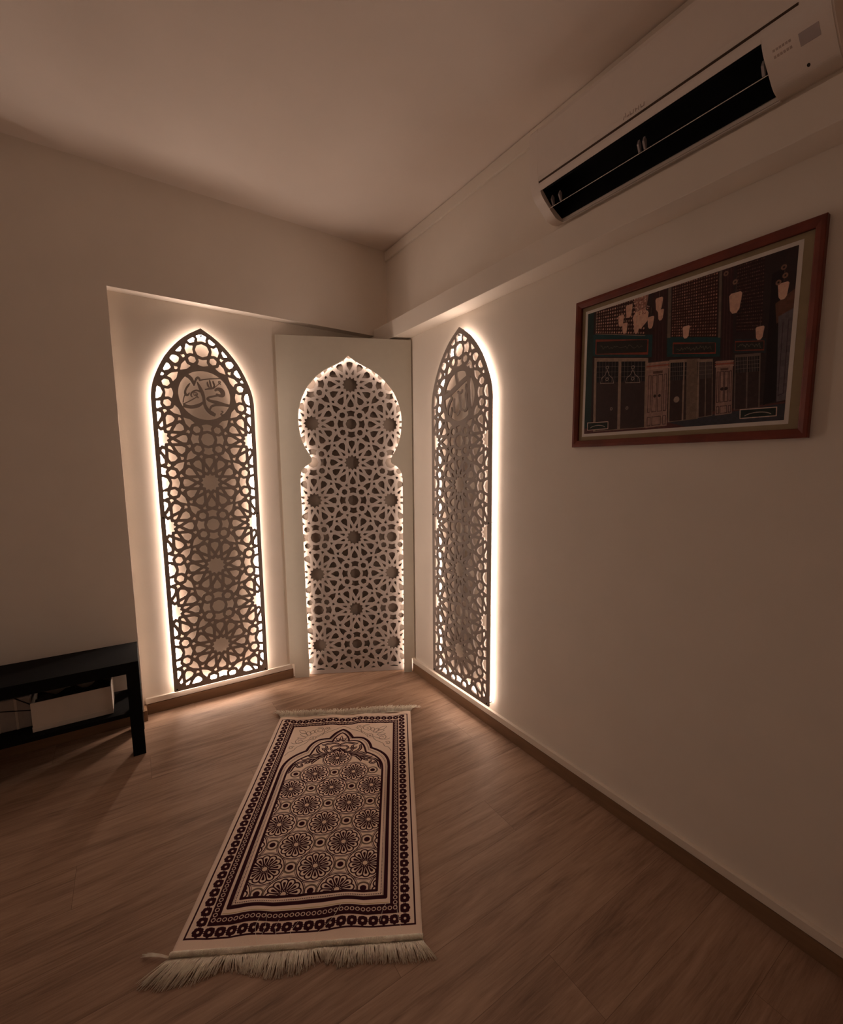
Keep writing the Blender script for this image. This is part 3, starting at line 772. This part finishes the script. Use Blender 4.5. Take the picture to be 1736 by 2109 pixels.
for x, y, a, l in ((.150, 1.000, 1.1, .040), (.158, .996, .5, .046), (.172, 1.020, .75, .050), (.146, 1.010, 1.7, .034), (.165, .982, .1, .040)):
    c, s = math.cos(a), math.sin(a)
    thin([(x, y), (x + l * .5 * c - .010 * s, y + l * .5 * s + .010 * c), (x + l * c, y + l * s), (x + l * .5 * c + .010 * s, y + l * .5 * s - .010 * c), (x, y)])
rc.a *= (1 + .05 * (rng.random((rc.h, rc.w, 1)).astype(np.float32) - .5))
RUGM = painted('woven_rug', rc.image('rug_weave'), 0.95, 0.05, 0.25, 700)

NL, NR, FR, FL = (np.array(p) for p in ((.0116, 1.3123), (.5547, .9696), (1.0983, 2.0182), (.5481, 2.3515)))
def bil(x, t):
    s, q = x / .643, t / 1.175
    p = (1 - s) * (1 - q) * NL + s * (1 - q) * NR + s * q * FR + (1 - s) * q * FL
    return p
def rug_z(x, t):
    far = math.exp(-((t - 1.11) / .10) ** 2); near = math.exp(-((t - .09) / .09) ** 2)
    z = .0050 + .0042 * far * (math.sin(x * 31 + 1.0) + .6 * math.sin(x * 53)) + .0042 * near * (math.sin(x * 26 + 2.2 + t * 12) + .5 * math.sin(x * 47))
    z += .0012 * math.sin(x * 17 + t * 9) * math.sin(t * 11)
    return max(z, .0030)
rug_c = bil(.3165, .59)
rug = empty('prayer_rug', (*rug_c, 0), 'cream and dark purple prayer rug with flower medallions and white fringes on the floor', 'rug')
RL = lambda x, t, z: (bil(x, t)[0] - rug_c[0], bil(x, t)[1] - rug_c[1], z)
bm = bmesh.new(); uvl = bm.loops.layers.uv.new('UVMap')
nu, nv = 90, 150; grid = []; under = []
for j in range(nv + 1):
    t = RT1 * j / nv; row = []; ur = []
    for i in range(nu + 1):
        x = RX0 + (RX1 - RX0) * i / nu
        z = rug_z(x, t); row.append(bm.verts.new(RL(x, t, z))); ur.append(bm.verts.new(RL(x, t, max(z - .0028, .0004))))
    grid.append(row); under.append(ur)
def face(vs, uvs):
    f = bm.faces.new(vs); f.smooth = True
    for l, c in zip(f.loops, uvs): l[uvl].uv = c
for j in range(nv):
    for i in range(nu):
        c = [((i + a) / nu, (j + b) / nv) for a, b in ((0, 0), (1, 0), (1, 1), (0, 1))]
        face((grid[j][i], grid[j][i + 1], grid[j + 1][i + 1], grid[j + 1][i]), c)
        face((under[j][i], under[j + 1][i], under[j + 1][i + 1], under[j][i + 1]), [c[0], c[3], c[2], c[1]])
for i in range(nu):
    for j, (A, B) in ((0, (under[0], grid[0])), (nv, (grid[nv], under[nv]))):
        face((A[i], A[i + 1], B[i + 1], B[i]), [(.01, .01)] * 4)
for j in range(nv):
    face((grid[j][0], grid[j + 1][0], under[j + 1][0], under[j][0]), [(.01, .01)] * 4)
    face((under[j][nu], under[j + 1][nu], grid[j + 1][nu], grid[j][nu]), [(.99, .01)] * 4)
finish('rug_cloth', bm, RUGM, rug)
bm = bmesh.new()
tube(bm, [RL(RX0 - .001 + (RX1 - RX0 + .002) * k / 60, -.002 + .0015 * math.sin(k * .35), .0075 + .0012 * math.sin(k * .5)) for k in range(61)], [.0066 + .0006 * math.sin(k * 2.1) for k in range(61)], 8)
for k in range(230):   # whipped winding along the hem
    x = RX0 + (RX1 - RX0) * (k + .5) / 230
    tube(bm, [RL(x + .0032 * (a - .5), -.002 - .0072 * math.cos(math.pi * a), .0075 + .0072 * math.sin(math.pi * a)) for a in (0, .2, .4, .6, .8, 1)], .0012, 4)
finish('hem_cord', bm, FRINGE, rug, True)
bm = bmesh.new()
tube(bm, [RL(RX0 + (RX1 - RX0) * k / 40, 1.180, .0055 + .0035 * math.sin(k * .6)) for k in range(41)], .0028, 6)
finish('far_hem', bm, FRINGE, rug, True)
def fringe(name, side, n):
    bm = bmesh.new()
    for k in range(n):
        s = (k + random.random()) / n
        x = RX0 + (RX1 - RX0) * s
        clump = math.sin(s * 57) * .5 + math.sin(s * 131 + 1) * .5
        if side < 0:
            L = float(np.interp(s, [0, .05, .15, .24, .30, .42, .52, .57, .60, .68, .80, .92, 1], [.060, .070, .062, .040, .046, .062, .058, .034, .026, .050, .046, .052, .048]))
            dx = float(np.interp(s, [0, .06, .2, .27, .35, .5, .58, .64, .8, .93, 1], [-.050, -.034, -.016, .016, -.004, .002, .012, -.010, .004, .014, .034]))
            t0, tz = -.008, -1
        else:
            L = float(np.interp(s, [0, .06, .5, .75, .82, .92, 1], [.058, .048, .040, .052, .060, .045, .048]))
            dx = float(np.interp(s, [0, .05, .15, .5, .6, .8, .92, 1], [-.050, -.020, .002, .003, .022, .010, .024, .055]))
            t0, tz = 1.180, 1
        L *= .86 + .28 * random.random(); dx += random.gauss(0, .006) + clump * .004
        lift = (.010 if side < 0 else .014) * (.4 + random.random()) ; ph = random.uniform(-1, 1) * .004
        pts = []
        for a in (0, .3, .65, 1):
            zz = .0045 + 4 * lift * a * (1 - a) * (.8 if side < 0 else 1.0) + (0.012 * a if side > 0 and random.random() < .3 else 0)
            pts.append(RL(x + dx * a ** 1.3 + ph * math.sin(a * 3.1), t0 + tz * L * a, max(zz - .003 * a, .0012)))
        tube(bm, pts, [.0012, .0013, .0010, .0005], 4)
    if side < 0:      # the stray tuft at the far left end
        for k in range(26):
            o_ = random.gauss(0, .004); pts = [RL(RX0 + .002 - d, -.006 + .020 * (d / .075) ** 1.2 * .6 + o_ * (.4 + d * 8), .0045 + .006 * math.sin(d * 40)) for d in (0, .025, .05, .062 + random.random() * .016)]
            tube(bm, pts, [.0012, .0012, .001, .0005], 4)
    o = finish(name, bm, FRINGE, rug, True); o['kind'] = 'stuff'
fringe('near_fringe', -1, 820); fringe('far_fringe', 1, 760)
bm = bmesh.new()
for P in ([(.190, .090), (.186, .060), (.196, .030), (.205, .010)], [(.205, .100), (.212, .060), (.206, .020)], [(.415, .110), (.395, .070), (.360, .035), (.350, .010)],
          [(.545, .108), (.535, .085), (.530, .055)], [(.575, .100), (.580, .060), (.590, .020)], [(.300, .070), (.285, .040), (.290, .015)], [(.245, .080), (.240, .055), (.250, .030)]):
    tube(bm, [RL(x, t, rug_z(x, t) + .0010) for x, t in [q[:2] for q in catmull(P, 6)]], .00045, 4)
finish('loose_thread', bm, FRINGE, rug)['kind'] = 'stuff'

# ------------------------------------------------------------------ framed picture
FY0, FY1, FZ0, FZ1 = 0.4325, 1.1915, 1.3590, 1.8780
pic = empty('framed_picture', (XW, (FY0 + FY1) / 2, (FZ0 + FZ1) / 2), 'framed photograph of an ornate mosque interior in a reddish wood frame on the right wall', 'picture',
            (V((0, -1, 0)), V((0, 0, 1)), V((-1, 0, 0))))
W2, H2, FWD = (FY1 - FY0) / 2, (FZ1 - FZ0) / 2, 0.0235
bm = bmesh.new()
prof = [(0, .001), (0, .017), (.002, .0190), (.010, .0190), (.0205, .0155), (FWD, .0135), (FWD, .001)]
rings = []
for inset, hgt in prof:
    rings.append([bm.verts.new((sx * (W2 - inset), sy * (H2 - inset), hgt)) for sx, sy in ((-1, -1), (1, -1), (1, 1), (-1, 1))])
for a, b in zip(rings, rings[1:] + rings[:1]):
    for k in range(4): bm.faces.new((a[k], a[(k + 1) % 4], b[(k + 1) % 4], b[k]))
bmesh.ops.recalc_face_normals(bm, faces=bm.faces[:])
finish('frame', bm, FRAMEM, pic)
boxes('mat', [((-W2 + .015, -H2 + .015, .001), (W2 - .015, H2 - .015, .006))], MATM, pic)
PY = ((-1.1535 + 0.812, -0.4800 + 0.812), (1.3965 - 1.6185, 1.8405 - 1.6185))
boxes('print_border', [((PY[0][0], PY[1][0], .0055), (PY[0][1], PY[1][1], .0066))], PAPER, pic)
bp_, bq_ = 0.0105, 0.0105
DKB, GRN, PAL, RED, COLW = (44, 33, 34), (31, 46, 45), (122, 104, 92), (112, 52, 40), (128, 104, 96)
AS = 1.54; pc = Canvas(1232, 800, 0, 0, 1 / 800, DKB)
sc2 = lambda P: [(x * AS, 1 - y) for x, y in P]
def pq(P, c, al=1.0): pc.poly(sc2(P), c, al)
pq([(0, 0), (.041, 0), (.045, 1), (0, 1)], GRN)
pq([(0, .955), (1, .89), (1, 1), (0, 1)], (74, 44, 44)); pq([(.5, .955), (1, .90), (1, 1), (.6, 1)], (52, 52, 58))
def quad_grid(Q, nx, ny, base, dot, r):
    pq(Q, base); Q = np.array(Q)
    for i in range(nx):
        for j in range(ny):
            s, t = (i + .5) / nx, (j + .5) / ny
            p = (1 - s) * (1 - t) * Q[0] + s * (1 - t) * Q[1] + s * t * Q[2] + (1 - s) * t * Q[3]
            k = .65 + .5 * random.random()
            pc.disk(p[0] * AS, 1 - p[1], r, tuple(c * k for c in dot), sy=1.15)
quad_grid([(.055, -.02), (.357, -.01), (.359, .29), (.055, .175)], 21, 9, (46, 24, 24), (150, 118, 104), .0068)
quad_grid([(.492, -.01), (.702, 0), (.713, .419), (.501, .351)], 19, 19, (48, 26, 25), (128, 92, 80), .0052)
quad_grid([(.779, 0), (.884, 0), (.894, .443), (.793, .412)], 13, 20, (40, 24, 25), (84, 58, 54), .0040)
for Q in ([(.041, .179), (.402, .301), (.403, .464), (.043, .357)], [(.48, .344), (.73, .427), (.733, .553), (.484, .485)]): pq(Q, (28, 54, 56))
pq([(.79, .46), (.912, .495), (.914, .58), (.79, .545)], (40, 42, 46))
for Q in ([(.058, .224), (.382, .327), (.383, .44), (.059, .346)], [(.51, .391), (.712, .456), (.715, .53), (.512, .473)], [(.792, .472), (.906, .505), (.908, .565), (.794, .534)]):
    pq(Q, RED); c = np.mean(Q, axis=0); I = [tuple(c + (np.array(p) - c) * (.955, .80)) for p in Q]; pq(I, (40, 38, 36))
    a, b = (np.array(I[0]) + I[3]) / 2, (np.array(I[1]) + I[2]) / 2; nL = 26
    L_ = [a + (b - a) * (.08 + .84 * k / nL) + (0, random.uniform(-.014, .014)) for k in range(nL + 1)]
    pc.line(sc2(L_), .0035, (96, 86, 72), .8)
for Q in ([(.396, 0), (.465, 0), (.478, .509), (.41, .495)], [(.722, 0), (.766, 0), (.786, .588), (.739, .579)]):
    pq(Q, (50, 30, 32)); Qa = np.array(Q)
    for s in (.2, .45, .75): pc.line(sc2([Qa[0] + (Qa[1] - Qa[0]) * s, Qa[3] + (Qa[2] - Qa[3]) * s]), .004, (84, 58, 58), .5)
for Q in ([(.472, 0), (.488, 0), (.497, .355), (.48, .35)], [(.706, 0), (.718, 0), (.73, .43), (.72, .427)]): pq(Q, (92, 78, 70))
pq([(.055, .175), (.059, .175), (.059, 0), (.055, 0)], PAL, .7); pc.line(sc2([(.055, .178), (.36, .293)]), .005, PAL)
def doors(Q, lattice=True, ornament=True, pale=PAL):
    pq(Q, pale); Q = np.array(Q); c = Q.mean(0)
    f = lambda s, t: (1 - s) * (1 - t) * Q[0] + s * (1 - t) * Q[1] + s * t * Q[2] + (1 - s) * t * Q[3]
    for s0, s1 in ((.05, .475), (.53, .95)):
        pq([f(s0, .05), f(s1, .05), f(s1, .99), f(s0, .99)], (52, 40, 40))
        if lattice:
            pq([f(s0, .05), f(s1, .05), f(s1, .33), f(s0, .33)], (24, 24, 28))
            for k in range(1, 7): pc.line(sc2([f(s0 + (s1 - s0) * k / 7, .05), f(s0 + (s1 - s0) * k / 7, .33)]), .0035, (104, 88, 82), .8)
            for k in range(1, 4): pc.line(sc2([f(s0, .05 + .07 * k), f(s1, .05 + .07 * k)]), .0035, (104, 88, 82), .8)
        if ornament:
            m_ = (s0 + s1) / 2; h_ = (s1 - s0)
            O = [f(m_ - .3 * h_, .345), f(m_ - .26 * h_, .28), f(m_ - .10 * h_, .235), f(m_, .16), f(m_ + .10 * h_, .235), f(m_ + .26 * h_, .28), f(m_ + .3 * h_, .345), f(m_ - .3 * h_, .345)]
            pc.line(sc2(O), .0045, (140, 122, 112)); p = f(m_, .13); pc.disk(p[0] * AS, 1 - p[1], .014, (140, 122, 112), .010)
            p = f(m_, .29); pc.disk(p[0] * AS, 1 - p[1], .014, (140, 122, 112), .009)
            p = f(s0 + (.72 if s0 < .3 else .28) * h_, .70); pc.disk(p[0] * AS, 1 - p[1], .013, (120, 104, 96), .006)
doors([(.054, .373), (.385, .464), (.397, .985), (.062, .986)])
doors([(.497, .509), (.645, .540), (.652, .950), (.508, .958)], True, False)
pq([(.584, .529), (.635, .538), (.647, .949), (.596, .953)], (98, 82, 72))
doors([(.641, .545), (.703, .558), (.718, .937), (.653, .944)], True, False); doors([(.795, .559), (.896, .576), (.908, .911), (.807, .914)], True, False, (92, 78, 72))
pc.disk(.545 * AS, 1 - .80, .022, (128, 112, 100))
def column(Q):
    pq(Q, COLW); Q = np.array(Q)
    f = lambda s, t: (1 - s) * (1 - t) * Q[0] + s * (1 - t) * Q[1] + s * t * Q[2] + (1 - s) * t * Q[3]
    for t in (.02, .06, .10): pc.line(sc2([f(-.02, t), f(1.02, t)]), .010, (124, 70, 60) if t == .06 else (140, 112, 100))
    for s0, s1, t0, t1 in ((.08, .20, .2, .76), (.28, .48, .2, .76), (.54, .74, .2, .76), (.82, .93, .2, .76), (.30, .70, .84, .97), (.08, .22, .84, .97), (.80, .93, .84, .97)):
        P = [f(s0, t0), f(s1, t0), f(s1, t1), f(s0, t1), f(s0, t0)]; pc.line(sc2(P), .004, (52, 36, 40))
    pq([f(.28, .14), f(.74, .14), f(.74, .18), f(.28, .18)], (78, 58, 54))
    for s in (.40, .62): p = f(s, .52); pc.disk(p[0] * AS, 1 - p[1], .011, (44, 32, 34))
column([(.383, .499), (.494, .514), (.503, .981), (.388, .988)]); column([(.718, .578), (.789, .589), (.8, .934), (.729, .939)])
pq([(.915, .12), (.96, .10), (.965, .88), (.92, .90)], (28, 20, 22)); pq([(.935, .30), (1, .24), (1, .36), (.945, .42)], (86, 58, 48))
pq([(.95, .379), (1, .351), (1, .881), (.968, .887)], (84, 76, 80)); pc.line(sc2([(.968, .42), (.972, .85), (.99, .84), (.987, .41)]), .004, (56, 48, 54))
LAMP = (176, 140, 124)
def lamp(x, y, s):
    X, Y = x * AS, 1 - y
    pc.line([(X, Y + 2.4 * s), (X, Y)], .003, (110, 90, 80), .7)
    pc.poly([(X - .62 * s, Y + .8 * s), (X - .45 * s, Y + 1.0 * s), (X + .45 * s, Y + 1.0 * s), (X + .62 * s, Y + .8 * s), (X + .45 * s, Y - .6 * s), (X + .2 * s, Y - .95 * s), (X - .2 * s, Y - .95 * s), (X - .45 * s, Y - .6 * s)], LAMP)
for x, y, s in ((.216, .135, .045), (.241, .200, .042), (.262, .080, .050), (.388, .21, .045), (.428, .097, .050), (.440, .175, .040), (.572, .342, .044), (.781, .233, .066), (.886, .455, .042), (.959, .238, .050)): lamp(x, y, s)
pq([(.285, .14), (.30, .10), (.35, .09), (.375, .13), (.37, .19), (.335, .235), (.30, .22)], LAMP); lamp(.310, .225, .040); pq([(.29, 0), (.37, 0), (.36, .10), (.30, .10)], (150, 112, 100), .75)
for k in range(60): pc.disk(random.uniform(.285, .375) * AS, 1 - random.uniform(0, .13), .004, random.choice([(190, 160, 148), (110, 60, 54)]))
for x, y in ((.955, .10), (.962, .15), (.94, .18), (.735, .03), (.775, .10)): pc.disk(x * AS, 1 - y, .016, (108, 78, 66), .006)
for Q, n in (([(.022, .908), (.161, .913), (.162, .970), (.023, .970)], 7), ([(.833, .915), (.971, .919), (.972, .971), (.835, .971)], 7)):
    pq(Q, (30, 38, 36)); pc.line(sc2(Q + Q[:1]), .006, (176, 150, 140))
    c = np.mean(Q, axis=0); pc.line(sc2([(c[0] + .055 * math.sin(t), c[1] + .026 - .030 * math.cos(t)) for t in np.linspace(-1.1, 1.1, 12)]), .005, (150, 132, 124))
pc.a *= (1 + .22 * (rng.random((pc.h, pc.w, 1)).astype(np.float32) - .5))
k_ = np.kron(rng.random((50, 77)), np.ones((16, 16)))[:pc.h, :pc.w, None].astype(np.float32); pc.a *= 1 + .12 * (k_ - .5); pc.a = np.clip(pc.a * 1.42, 0, 1)
PRINTM = painted('photo_print', pc.image('mosque_photo'), 0.55, 0.3)
bm = bmesh.new(); uvl = bm.loops.layers.uv.new('UVMap')
xa, xb, ya, yb = PY[0][0] + bp_, PY[0][1] - bp_, PY[1][0] + bq_, PY[1][1] - bq_
vs = [bm.verts.new((x, y, z)) for z in (.0064, .0071) for x, y in ((xa, ya), (xb, ya), (xb, yb), (xa, yb))]
f = bm.faces.new(vs[4:])
for l, c in zip(f.loops, ((0, 0), (1, 0), (1, 1), (0, 1))): l[uvl].uv = c
for k in range(4):
    f = bm.faces.new((vs[k], vs[(k + 1) % 4], vs[4 + (k + 1) % 4], vs[4 + k]))
bm.faces.new(vs[:4][::-1])
finish('print', bm, PRINTM, pic)
GL = bpy.data.materials.new('picture_glass'); GL.use_nodes = True
nt = GL.node_tree; nt.nodes.clear()
o_ = nt.nodes.new('ShaderNodeOutputMaterial'); mx = nt.nodes.new('ShaderNodeMixShader'); tr = nt.nodes.new('ShaderNodeBsdfTransparent'); gg = nt.nodes.new('ShaderNodeBsdfGlossy'); fr = nt.nodes.new('ShaderNodeFresnel')
gg.inputs['Roughness'].default_value = .03; fr.inputs[0].default_value = 1.10
nt.links.new(fr.outputs[0], mx.inputs[0]); nt.links.new(tr.outputs[0], mx.inputs[1]); nt.links.new(gg.outputs[0], mx.inputs[2]); nt.links.new(mx.outputs[0], o_.inputs[0])
boxes('glass', [((-W2 + .018, -H2 + .018, .0100), (W2 - .018, H2 - .018, .0118))], GL, pic)

# ------------------------------------------------------------------ black bench with shelf, and what stands on it
BX0, BX1, BY0, BY1, BZ = -0.922, -0.022, 2.417, 2.700, 0.434
bench = empty('low_bench', ((BX0 + BX1) / 2, (BY0 + BY1) / 2, 0), 'low black bench with a lower shelf standing against the left wall', 'bench')
lb = lambda x, y, z: (x - (BX0 + BX1) / 2, y - (BY0 + BY1) / 2, z)
def bpart(name, a, b, material=BLACK, bev=.0012):
    bm = bmesh.new(); box(bm, lb(*a), lb(*b), bev); return finish(name, bm, material, bench)
bpart('bench_top', (BX0, BY0, BZ - .050), (BX1, BY1, BZ))
bpart('shelf', (BX0 + .010, BY0 + .004, .187), (BX1 - .010, BY1 - .004, .206))
for x in (BX0, BX1 - .046):
    for y in (BY0, BY1 - .046): bpart('leg', (x, y, 0), (x + .046, y + .046, BZ - .050))
X0, X1, Y0b, Y1b, Z0, Z1 = -0.381, -0.124, 2.462, 2.640, 0.2064, 0.329
bx = empty('storage_box', ((X0 + X1) / 2, (Y0b + Y1b) / 2, Z0), 'open white box on the lower shelf of the black bench', 'box')
lx = lambda x, y, z: (x - (X0 + X1) / 2, y - (Y0b + Y1b) / 2, z - Z0)
t_ = .004
bm = bmesh.new()
for a, b in (((X0, Y0b, Z0), (X1, Y0b + t_, Z1)), ((X0, Y1b - t_, Z0), (X1, Y1b, Z1)), ((X0, Y0b + t_, Z0), (X0 + t_, Y1b - t_, Z1)), ((X1 - t_, Y0b + t_, Z0), (X1, Y1b - t_, Z1)), ((X0 + t_, Y0b + t_, Z0), (X1 - t_, Y1b - t_, Z0 + t_))):
    box(bm, lx(*a), lx(*b), .0006)
box(bm, lx(X0 - .0012, Y0b - .0018, Z0), lx(X1 + .0004, Y0b, Z0 + .022), .0005)
finish('box_shell', bm, BOXM, bx)
bm = bmesh.new()
ng = 14; vv = [[bm.verts.new(lx(X0 + t_ + (X1 - X0 - 2 * t_) * i / ng, Y0b + t_ + (Y1b - Y0b - 2 * t_) * j / 8, Z1 - .042 + .020 * math.sin(i * 1.1 + j) * math.cos(j * .9) + .012 * random.random())) for i in range(ng + 1)] for j in range(9)]
for j in range(8):
    for i in range(ng): bm.faces.new((vv[j][i], vv[j][i + 1], vv[j + 1][i + 1], vv[j + 1][i]))
finish('contents', bm, INSIDE, bx, True)
pk = empty('wrapped_parcel', (-0.445, 2.585, Z0), 'pale wrapped parcel tied with dark cord behind the white box on the bench shelf', 'parcel')
bm = bmesh.new(); box(bm, (-.055, -.06, 0), (.058, .06, .135), .006); finish('wrapping', bm, PARCEL, pk)
bm = bmesh.new()
for P in ([(-.060, -.0605, .098), (.060, -.0605, .070)], [(.012, -.0605, .135), (.060, -.0605, .092)]): tube(bm, P, .0022, 6)
finish('cord', bm, CORD, pk)
bm = bmesh.new()
for x in (-.046, .008): box(bm, (x, -.0615, .002), (x + .008, -.0600, .132), .0005)
finish('tape', bm, BOXM, pk)
